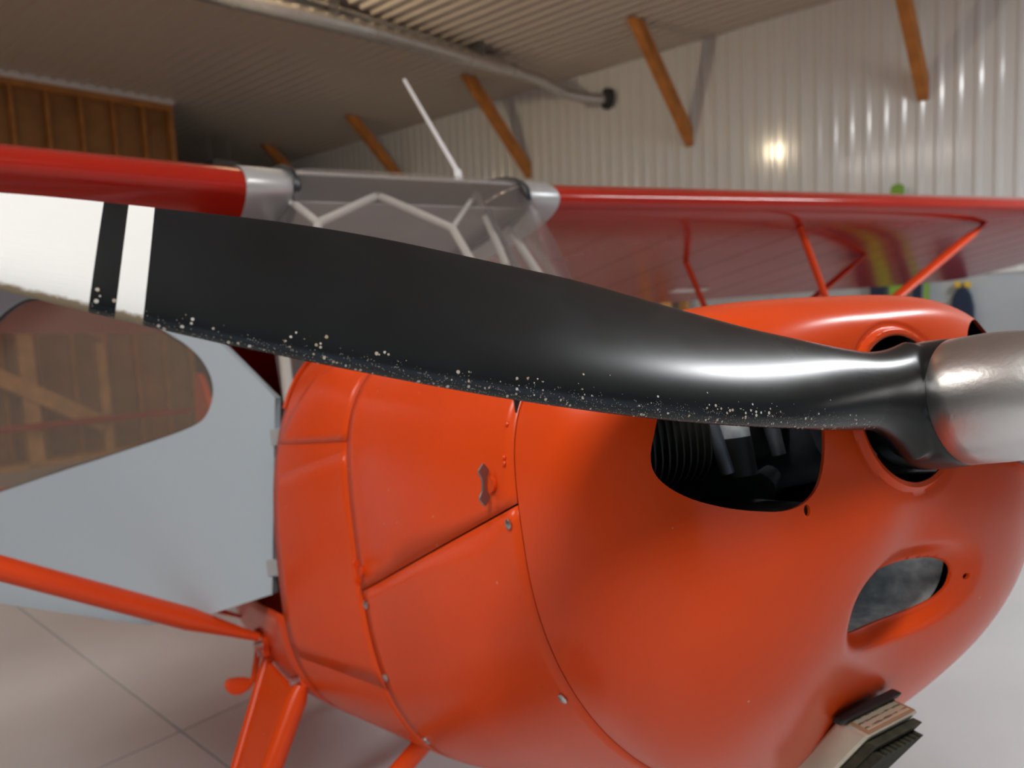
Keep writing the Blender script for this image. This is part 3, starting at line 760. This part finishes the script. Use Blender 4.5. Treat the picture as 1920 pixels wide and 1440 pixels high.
    ad = nt.nodes.new('ShaderNodeMath'); ad.operation = 'MULTIPLY_ADD'; L(nz.outputs['Fac'], ad.inputs[0]); ad.inputs[1].default_value = -.06; L(at.outputs['Fac'], ad.inputs[2])
    rp = nt.nodes.new('ShaderNodeValToRGB'); e = rp.color_ramp.elements
    e[0].position = .0; e[0].color = (.25, .19, .12, 1); e[1].position = .03; e[1].color = (.90, .90, .89, 1)
    L(ad.outputs[0], rp.inputs[0]); L(rp.outputs[0], b.inputs['Base Color']); b.inputs['Roughness'].default_value = .42
    mp = nt.nodes.new('ShaderNodeMapping'); mp.inputs['Scale'].default_value = (1, 18, 300); L(tc.outputs['Object'], mp.inputs[0])
    n2 = nt.nodes.new('ShaderNodeTexNoise'); n2.inputs['Scale'].default_value = 1.2; n2.inputs['Detail'].default_value = 4; L(mp.outputs[0], n2.inputs['Vector'])
    bp = nt.nodes.new('ShaderNodeBump'); bp.inputs['Strength'].default_value = .25; bp.inputs['Distance'].default_value = .0008
    L(n2.outputs['Fac'], bp.inputs['Height']); L(bp.outputs[0], b.inputs['Normal'])
    MATS['blade_white'] = m
bl_mat()
V, edge, mats = [], [], []
for r in rs:
    for p, xc in blade_section(r):
        V.append((p.x, -r, p.z)); edge.append(xc)       # local: span along -y (aircraft right)
Fc = grid_faces(len(rs), NA, True)
for i in range(len(rs) - 1):
    mid = (rs[i] + rs[i + 1]) / 2; wh = any(a < mid < b for a, b in BR)
    mats += [1 if wh else 0] * NA
Fc += [tuple(range(NA)), tuple((len(rs) - 1) * NA + j for j in range(NA))]; mats += [0, 1]
bl = build('blade', V, Fc, ['blade_black', 'blade_white'], prop, angle=100, mats=mats)
at = bl.data.attributes.new('edge', 'FLOAT', 'POINT'); at.data.foreach_set('value', edge)
bl.location = (XB, 0, 0); bl.rotation_euler = (-PSI, 0, 0)
b2 = bl.copy(); COL.objects.link(b2); b2.rotation_euler = (-PSI + math.pi, 0, 0)
mat('hub_black', (.0055, .0065, .0075), .26, spec=.55, noise=.15, nscale=30)
# hub with flared shoulders and spinner cap
mat('spinner_metal', (.66, .665, .68), .34, metal=1., noise=.05, nscale=25, bump=.03, bscale=200)
sp_prof = [(-.0175, .0660), (-.0165, .0668), (.004, .0662)]
for k in range(1, 15):
    t = k / 14 * math.pi / 2; sp_prof.append((.004 + .125 * math.sin(t), max(.0008, .0662 * math.cos(t) ** .82)))
lathe_x('spinner', sp_prof, 'spinner_metal', prop, 96, angle=60)
# hub barrel and both flared blade roots, fused and faired into one body
def hub_body():
    V, Fc = [], []
    prof = [(-.104, .0005), (-.104, .054), (-.100, .062), (-.090, .0672), (-.070, .0700), (-.045, .0700), (-.025, .0682), (-.0165, .0668), (-.0165, .0005)]
    n = 72
    for x, r in prof:
        for j in range(n):
            a = 2 * math.pi * j / n; V.append(Vector((x, r * math.cos(a), r * math.sin(a))))
    Fc += grid_faces(len(prof), n, True); Fc += [tuple(range(n)), tuple((len(prof) - 1) * n + j for j in range(n))]
    Rh = .0690; r0 = .165; rows_ = 24
    for sign in (1, -1):
        M = Matrix.Translation((XB, 0, 0)) @ Matrix.Rotation(-PSI + (0 if sign > 0 else math.pi), 4, 'X')
        b0 = len(V); S0 = blade_section(r0); k_rows = 0
        for i in range(rows_):
            t = i / (rows_ - 1); r = r0 - (r0 - .045) * t; Sx = blade_section(max(r, .0605))
            cx = sum(p.x for p, _ in Sx) / NA; cz = sum(p.z for p, _ in Sx) / NA
            g = max(0., (t - .30) / .70) ** 2.4
            for k in range(NA):
                p = Sx[k][0]; a = 2 * math.pi * k / NA
                tx, tz = .036 * math.sin(a), -Rh * .93 * math.cos(a)
                V.append(M @ Vector((p.x * (1 - g) + tx * g, -r, p.z * (1 - g) + tz * g)))
            k_rows += 1
        for k in range(NA): V.append(M @ Vector((.030 * math.sin(2 * math.pi * k / NA), -.004, -.05 * math.cos(2 * math.pi * k / NA))))
        k_rows += 1
        Fc += [tuple(b0 + q for q in f_) for f_ in grid_faces(k_rows, NA, True)]
        Fc += [tuple(b0 + q for q in range(NA)), tuple(b0 + (k_rows - 1) * NA + q for q in range(NA))]
    o = build('hub', V, Fc, 'hub_black', prop, angle=180)
    m = o.modifiers.new('fuse', 'REMESH'); m.mode = 'VOXEL'; m.voxel_size = .0021; m.use_smooth_shade = True
    m = o.modifiers.new('fair', 'SMOOTH'); m.factor = .5; m.iterations = 14
    bake(o); o.data.polygons.foreach_set('use_smooth', [True] * len(o.data.polygons))
    if not o.data.materials: o.data.materials.append(MATS['hub_black'])
hub_body()

# ---- wings
INC = R(1.5); CHORD = 1.52; LEX, LEZ, DIH = -1.275, .705, (R(1.2), R(3.1))
def naca(x, m_=.04, p_=.4, t=.12):
    yt = 5 * t * (.2969 * math.sqrt(x) - .126 * x - .3516 * x * x + .2843 * x ** 3 - .1036 * x ** 4)
    yc = m_ / p_ ** 2 * (2 * p_ * x - x * x) if x < p_ else m_ / (1 - p_) ** 2 * ((1 - 2 * p_) + 2 * p_ * x - x * x)
    return yc + yt, yc - yt
NAF = 34
XSf = [.5 - .5 * math.cos(math.pi * k / NAF) for k in range(NAF + 1)]
AF = [(x, naca(x)[0]) for x in reversed(XSf)] + [(x, naca(x)[1]) for x in XSf[1:-1]]
def wpt(x, zz, y, scale=1.):
    side = 1 if y > 0 else -1
    c, s = math.cos(INC), math.sin(INC); ch = CHORD * scale
    X = LEX - (x * ch * c) - zz * ch * s * 0 - (1 - scale) * CHORD * .35
    Z = LEZ + zz * ch * c - x * ch * s + max(0, abs(y) - .35) * math.tan(DIH[0] if side > 0 else DIH[1])
    return Vector((X, y, Z))
def wing(side):
    ys = [.43, 1.0, 1.6, 2.2, 2.8, 3.4, 4.0, 4.6, 4.95, 5.12, 5.24, 5.30, 5.33]; sc = [1, 1, 1, 1, 1, 1, 1, 1, .985, .94, .85, .72, .5]
    V = []
    for y, s in zip(ys, sc):
        for x, z in AF: V.append(wpt(x, z, side * y, s))
    n = len(AF); Fc = grid_faces(len(ys), n, True); Fc += [tuple(range(n)), tuple((len(ys) - 1) * n + j for j in range(n))]
    w = build('wing', V, Fc, 'red_wing', ac, angle=40)
    w['label'] = 'glossy red fabric wing on the aircraft %s side' % ('left' if side > 0 else 'right, above the open door')
    # silver root fairing
    V = []
    for y, g in ((.318, 1.0), (.326, 1.012), (.425, 1.012), (.432, 1.004)):
        for x, z in AF: V.append(wpt(.5 + (x - .5) * g, z * g * 1.03, side * y))
    Fc = grid_faces(4, n, True)
    build('root_fairing', V, Fc, 'silver_paint', w, angle=40)
    # black edge strip along the fairing
    idx = [k for k, (x, z) in enumerate(AF) if (x < .40 and k <= NAF) or (k > NAF and x < .10)]
    pts = [wpt(.5 + (AF[k][0] - .5) * 1.016, AF[k][1] * 1.08, side * .320) for k in idx]
    tube('edge_strip', pts, .0085, 'black_trim', w, 8)
    # rib tapes under the wing
    for k in range(14):
        y = .75 + .32 * k
        V = []
        for x in [.06 + .9 * q / 20 for q in range(21)]:
            for dy in (-.012, .012): V.append(wpt(x, naca(x)[1] - .0005, side * (y + dy)))
        build('rib_tape', V, grid_faces(21, 2), 'red_wing', w, angle=60)
    # small cover plate on the underside
    return w
wl = wing(1); wr = wing(-1)
def under(x, y): return wpt(x, naca(x)[1], y)
p = under(.80, 2.05); box('inspection_plate', p + Vector((0, 0, -.004)), (1, 0, 0), (0, 1, 0), (0, 0, 1), .03, .12, .003, 'white_tube', wl, .002)
# ---- struts
def strut(name, a, b, r, sq=.45, m='orange_fabric'):
    a, b = Vector(a), Vector(b); d = b - a
    pts = [a, a + d * .03, a + d * .07, a + d * .93, a + d * .97, b]
    return tube(name, pts, [r * .35, r * .6, r, r, r * .6, r * .35], m, ac, 18, squash=((0, -d.z, d.y), sq))
fl_att = under(.075, 2.88); rl_att = under(.40, 2.70)
strut('lift_strut', (-1.5, .487, -.34), fl_att, .034); strut('lift_strut', (-1.98, .45, -.36), rl_att, .028)
strut('lift_strut', (-1.37, -.508, -.316), (-1.38, -2.45, .745), .030, .8); strut('lift_strut', (-1.98, -.45, -.36), (-1.93, -2.45, .70), .028)
def lerp(a, b, t): return Vector(a) + (Vector(b) - Vector(a)) * t
for s in (1, -1):
    f0 = lerp((-1.5, .487, -.34), fl_att, .54); r0 = lerp((-1.98, .45, -.36), rl_att, .54)
    f1 = under(.09, 1.62); r1 = under(.40, 1.47)
    if s < 0:
        f0 = lerp((-1.37, .508, -.316), (-1.38, 2.45, .745), .62); r0 = lerp((-1.98, .45, -.36), (-1.93, 2.45, .70), .62)
    mk = lambda q: Vector((q.x, q.y * s, q.z))
    tube('jury_strut', [mk(f0), mk(f1)], .0135, 'orange_fabric', ac, 12); tube('jury_strut', [mk(r0), mk(r1)], .0125, 'orange_fabric', ac, 12)
    tube('jury_strut', [mk(f0), mk(r0)], .010, 'orange_fabric', ac, 10)

# ---- centre section, windshield and cabin
V = []
xs_c = [.02, .05, .1, .2, .35, .5, .7, .9, 1.0]
for x in xs_c:
    for y in [-.352 + .0704 * k for k in range(11)]: V.append(wpt(x, naca(x)[0], y))
rf = build('cabin_roof', V, grid_faces(len(xs_c), 11), 'silver_paint', ac, angle=60); solidify(rf, .004, 1)
V = []
for x in (.05, .12, .25, .5, .8, 1.0):
    for y in [-.352 + .0704 * k for k in range(11)]: V.append(wpt(x, naca(x)[1] * .6 + .01, y))
hlin = build('headliner', V, grid_faces(6, 11), 'headliner', ac, angle=60); solidify(hlin, .004, 1)
# windshield
NW = 61
def wtop(k):
    """top edge: along the roof front and down the wing root to the side post"""
    t = k / (NW - 1) * 2 - 1; a = abs(t); s = 1 if t > 0 else -1     # t<0 = right side
    pts = [(0, -1.312, .770), (.33, -1.312, .769), (.60, -1.310, .767), (.72, -1.300, .757), (.82, -1.268, .712), (.91, -1.31, .668), (1., -1.42, .648)]
    ys = [(0, 0), (.33, .155), (.60, .280), (.72, .317), (.82, .322), (.91, .332), (1., .362)]
    X = float(np.interp(a, [p[0] for p in pts], [p[1] for p in pts])); Z = float(np.interp(a, [p[0] for p in pts], [p[2] for p in pts]))
    Y = float(np.interp(a, [p[0] for p in ys], [p[1] for p in ys]))
    return Vector((X, s * Y, Z))
th_post = th_for_z(-1.17, .17, 1)
def wbase(k):
    t = k / (NW - 1); th = math.pi - th_post + (th_post - (math.pi - th_post)) * t
    p = boot(1, th); return p
rows = 12
V = []
for i in range(rows):
    b = i / (rows - 1)
    for k in range(NW):
        p0, p1 = wbase(k), wtop(k); p = p0 + (p1 - p0) * b
        bulge = .035 * math.sin(math.pi * b); t = k / (NW - 1) * 2 - 1
        p = p + Vector((bulge * (1 - abs(t) ** 3), math.copysign(.012 * math.sin(math.pi * b) * abs(t) ** 2, t), bulge * .6 * (1 - t * t)))
        V.append(p)
ws = build('windshield', V, grid_faces(rows, NW), 'windshield_acrylic', ac, angle=80)
tube('windshield_edge', [wbase(k) + Vector((0, 0, .003)) for k in range(0, NW, 2)], .004, 'orange_paint', ws, 8)
for s in (1, -1):
    pa, pb = wbase(NW - 1 if s > 0 else 0), wtop(NW - 1 if s > 0 else 0)
    tube('door_post', [pa + Vector((.0, -s * .012, -.25)), pa + Vector((-.01, -s * .015, 0)), pb + Vector((-.01, -s * .01, 0))], .0125, 'white_tube', ac, 12)
# white steel tubes of the cabin frame
def tl(px, py, X):
    d = ray(px, py); o = Vector((0, 0, HC)); n = Nn
    t = (X - (o - ORG).dot(n)) / d.dot(n); return WINV @ (o + d * t)
nodes = dict(A=tl(530, 365, -1.33), B=tl(597, 418, -1.22), C=tl(708, 366, -1.36), D=tl(848, 428, -1.22), E=tl(892, 362, -1.40))
nodes['F'] = tl(925, 560, -1.10); nodes['G'] = tl(560, 640, -1.08)
for a, b, r in [('A', 'B', .0095), ('B', 'C', .0105), ('C', 'D', .0105), ('D', 'E', .007), ('D', 'F', .0105), ('B', 'G', .0105)]:
    tube('cabin_tube', [nodes[a], nodes[b]], r, 'white_tube', ac, 12)
tube('cabin_tube', [tl(893, 365, -1.42), tl(950, 500, -1.30)], .011, 'white_tube', ac, 12)
tube('cabin_tube', [tl(915, 395, -1.36), tl(990, 540, -1.2)], .008, 'dull_steel', ac, 12)
# cabin body: belly, left side, rear fuselage
def shell(name, x0, x1, tf, nx, nt, m, thick=.003): return patch(name, x0, x1, tf, nx, nt, m, 0, thick)
shell('belly_skin', -1.172, -2.1, lambda X: (-math.pi - th_for_z(X, -.25, 1), th_for_z(X, -.25, 1)), 12, 60, 'orange_fabric')
shell('cabin_side', -1.172, -2.1, lambda X: (th_for_z(X, -.25, 1), th_for_z(X, .20, 1)), 12, 20, 'orange_fabric')
# left window
V = []
for i in range(8):
    X = -1.40 - .7 * i / 7
    for b in range(5):
        q = on_side(max(X, -2.1), .20, 1)[0]; top = Vector((X, .375, .63 - .02 * i)); V.append(q + (top - q) * b / 4)
build('side_window', V, grid_faces(8, 5), 'window_acrylic', ac, angle=60)
tube('window_rail', [on_side(-1.2, .205, 1)[0], on_side(-1.6, .205, 1)[0], on_side(-2.1, .205, 1)[0]], .011, 'orange_fabric', ac, 10)
tube('window_rail', [on_side(-2.1, .205, 1)[0], Vector((-2.1, .375, .61))], .014, 'orange_fabric', ac, 10)
# rear fuselage
V = []; st = [(-2.08, .455, .60, -.55), (-2.6, .40, .56, -.50), (-3.4, .31, .44, -.36), (-4.4, .19, .32, -.18), (-5.3, .08, .25, -.03), (-5.75, .025, .22, .05)]
nn = 40
for X, w_, zt, zb in st:
    for k in range(nn):
        t = 2 * math.pi * k / nn; V.append((X, w_ * math.copysign(abs(math.cos(t)) ** .6, math.cos(t)), (zt + zb) / 2 + (zt - zb) / 2 * math.copysign(abs(math.sin(t)) ** .6, math.sin(t))))
build('rear_fuselage', V, grid_faces(len(st), nn, True) + [tuple((len(st) - 1) * nn + j for j in range(nn))], 'orange_fabric', ac, angle=60)
fin_ol = [(-4.95, .26), (-5.25, .55), (-5.5, .82), (-5.72, .95), (-5.95, .92), (-6.08, .75), (-6.10, .4), (-6.0, .1), (-5.8, 0.)]
prism('tail_fin', [(a, -.02, b) for a, b in smooth_poly(fin_ol, 1)], (0, .04, 0), 'orange_fabric', ac, .008)
for s in (1, -1):
    ol = [(-4.95, .06), (-5.15, .5), (-5.3, 1.1), (-5.45, 1.4), (-5.7, 1.5), (-5.9, 1.3), (-6.0, .7), (-5.95, .15), (-5.8, .05)]
    prism('stabilizer', [(a, s * b, .20) for a, b in smooth_poly(ol, 1)], (0, 0, .035), 'orange_fabric', ac, .008)
# seats
for xs_ in (-1.75,):
    sv = [(-1.55, -.18), (-1.56, -.10), (-1.95, -.14), (-2.05, .28), (-2.12, .28), (-2.04, -.2)]
    prism('seat', [(a, -.24, b) for a, b in smooth_poly(sv, 1)], (0, .48, 0), 'seat_cloth', ac, .02)
box('instrument_panel', (-1.03, 0, .14), (1, 0, 0), (0, 1, 0), (0, 0, 1), .006, .36, .09, 'inner_black', ac, .004)
# antenna rod on the roof
aa, bb = WINV @ (Vector((0, 0, HC)) + ray(858, 322) * 2.35), None
d0 = ray(858, 322); d1 = ray(758, 150)
def at_y(d, y):
    o = Vector((0, 0, HC)); t = (y - (o - ORG).dot(Yy)) / d.dot(Yy); return WINV @ (o + d * t)
tube('antenna', [at_y(d0, .24) + Vector((0, 0, -.03)), at_y(d0, .24), at_y(d0, .24) * .97 + at_y(d1, .24) * .03, at_y(d1, .24)], [.012, .012, .0075, .006], 'white_rod', ac, 10)

# ---- landing gear
wz = lambda X, h: (h - ORG.z - X * Nn.z) / Zz.z
for s in (-1, 1):
    axle = Vector((-1.24, s * .80, wz(-1.24, .205)))
    f0, f1 = Vector((-1.25, s * .453, -.413)), axle + Vector((.0, -s * .06, .02))
    r0, r1 = Vector((-1.47, s * .475, -.385)), axle + Vector((-.06, -s * .05, .03))
    leg = tube('gear_leg', [f0, f0 + (f1 - f0) * .05, f1], [.016, .024, .024], 'orange_paint', ac, 18)
    tube('gear_tube', [r0, r1], .014, 'orange_paint', leg, 12)
    pl_ = [f0 + (f1 - f0) * .03, r0 + (r1 - r0) * .01, r1, f1]
    prism('gear_fairing', [q + Vector((0, s * .006, 0)) for q in pl_], Vector((0, -s * .012, 0)), 'orange_paint', leg, .004)
    tube('attach_bolt', [f0 + Vector((.0, -s * .02, .012)), f0 + Vector((0, s * .022, .014))], .010, 'bare_steel', leg, 8)
    tube('attach_bolt', [r0 + Vector((.0, -s * .02, .012)), r0 + Vector((0, s * .022, .014))], .009, 'bare_steel', leg, 8)
    box('gear_lug', f0 + Vector((0, -s * .015, .03)), (1, 0, 0), (0, 1, 0), (0, 0, 1), .016, .018, .035, 'orange_paint', leg, .004)
    box('gear_lug', r0 + Vector((0, -s * .012, .03)), (1, 0, 0), (0, 1, 0), (0, 0, 1), .02, .014, .04, 'orange_paint', leg, .004)
    tube('shock_strut', [Vector((-1.0, s * .26, -.50)), axle + Vector((.02, -s * .09, .03))], .019, 'orange_paint', ac, 14)
    up_l = WINV.to_3x3() @ Vector((0, 0, 1))
    wy = Vector((0, 1, 0)); prof = [(.035, .075), (.06, .10), (.075, .15), (.072, .178), (.05, .198), (.0, .205), (-.05, .198), (-.072, .178), (-.075, .15), (-.06, .10), (-.035, .075)]
    Vv = []
    for h, r in prof:
        for k in range(40):
            t = 2 * math.pi * k / 40; Vv.append(axle + Vector((r * math.cos(t), h, r * math.sin(t))))
    wh = build('wheel', Vv, grid_faces(len(prof), 40, True), 'tyre', ac, angle=60)
    tube('wheel_hub', [axle + Vector((0, -.05, 0)), axle + Vector((0, .05, 0))], .078, 'silver_paint', wh, 24)
    tube('axle', [axle + Vector((0, -s * .1, 0)), axle + Vector((0, s * .06, 0))], .016, 'dull_steel', wh, 12)
# strut fitting bolts, right side
for X, z in [(-1.40, -.335)]:
    p = Vector((-1.42, -.492, -.345)); tube('attach_bolt', [p, p + Vector((0, -.02, 0))], .010, 'bare_steel', ac, 8)
box('strut_fitting', (-1.46, -.487, -.345), (1, 0, -.1), (0, 1, 0), (.1, 0, 1), .05, .008, .022, 'orange_paint', ac, .004)
# tail wheel
tw = Vector((-5.85, 0, wz(-5.85, .10)))
tube('tail_spring', [(-5.5, 0, .02), (-5.75, 0, -.05), tw + Vector((.03, 0, .12)), tw + Vector((0, 0, .02))], .016, 'dull_steel', ac, 8)
tube('tail_wheel', [tw + Vector((0, -.03, 0)), tw + Vector((0, -.025, 0)), tw + Vector((0, .025, 0)), tw + Vector((0, .03, 0))], [.07, .1, .1, .07], 'tyre', ac, 28)
# boarding step
st_p = lambda px, py, X=-1.5: tl(px, py, X)
stp = tube('boarding_step', [st_p(486, 1195), st_p(482, 1235), st_p(476, 1270), st_p(470, 1280)], .0075, 'orange_paint', ac, 10)
pad = []
for a, b in [(478, 1280), (470, 1292), (452, 1303), (436, 1304), (424, 1294), (422, 1282), (430, 1273), (450, 1270), (468, 1271)]: pad.append(st_p(a, b))
prism('step_pad', pad, (-.03, 0, -.004), 'orange_paint', stp, .005)

# ---- open cabin door, hinged at its front edge
GA = R(45); qd = Vector((-math.cos(GA), -math.sin(GA), 0)); HX = Vector((-1.22, -.43, 0))
dn = qd.cross(Vector((0, 0, 1)))
def dp(q, z, off=0.): return HX + qd * q + Vector((0, 0, z)) + dn * off
door_ol = [(.004, .203), (.116, .336), (.220, .450), (.40, .56), (.60, .60), (.86, .60), (.95, .52), (.97, .30), (.97, .0), (.945, -.10), (.831, -.165), (.595, -.213), (.447, -.245), (.389, -.252), (.331, -.252), (.253, -.247), (.070, -.214)]
win_ol = [(.155, .234), (.157, .277), (.175, .316), (.206, .352), (.241, .380), (.312, .434), (.426, .497), (.547, .537), (.643, .553), (.694, .545), (.748, .522), (.86, .45), (.91, .38), (.92, .20), (.90, .10), (.85, .090), (.799, .095), (.632, .118), (.472, .137), (.320, .156), (.217, .171), (.179, .189)]
def ring_panel(name, outer, hole, th, m, par_):
    bm = bmesh.new()
    def loop(pl, off): return [bm.verts.new(dp(a, b, off)) for a, b in pl]
    res = []
    for off in (-th / 2, th / 2):
        lo_, lh = loop(outer, off), loop(hole, off)
        es = [bm.edges.new((lo_[i], lo_[(i + 1) % len(lo_)])) for i in range(len(lo_))] + [bm.edges.new((lh[i], lh[(i + 1) % len(lh)])) for i in range(len(lh))]
        bmesh.ops.triangle_fill(bm, use_beauty=True, use_dissolve=False, edges=es); res.append((lo_, lh))
    for a, b in ((res[0][0], res[1][0]), (res[0][1], res[1][1])):
        for i in range(len(a)):
            j = (i + 1) % len(a); bm.faces.new((a[i], a[j], b[j], b[i]))
    bmesh.ops.recalc_face_normals(bm, faces=bm.faces[:])
    me = bpy.data.meshes.new(name); bm.to_mesh(me); bm.free()
    return link(name, me, par_, m)
win_s = smooth_poly(win_ol, 2)
door = ring_panel('cabin_door', door_ol, win_s, .022, 'door_grey', ac)
door['label'] = 'open pale blue-grey cabin door with a rounded window'
prism('window_pane', [dp(a, b, -.002) for a, b in win_s], dn * .003, 'window_acrylic', door)
tube('window_bead', [dp(a, b, .0) for a, b in win_s + win_s[:1]], .0045, 'black_trim', door, 6)
for zz in (.117, -.159):
    q0 = .066 if zz < 0 else .018
    box('door_hinge', dp(q0 - .012, zz, 0), qd, dn, (0, 0, 1), .02, .014, .018, 'silver_paint', door, .003)
    tube('hinge_pin', [dp(q0 - .022, zz - .022), dp(q0 - .022, zz + .022)], .006, 'orange_paint', door, 8)
tube('door_handle', [dp(.789, -.027, .012), dp(.79, -.027, .03), dp(.86, -.045, .034)], .008, 'dull_steel', door, 8)
tube('stiffener', [dp(.03, .10, .007), dp(.30, .05, .007), dp(.60, .0, .007), dp(.94, -.05, .007)], .006, 'door_grey', door, 8)
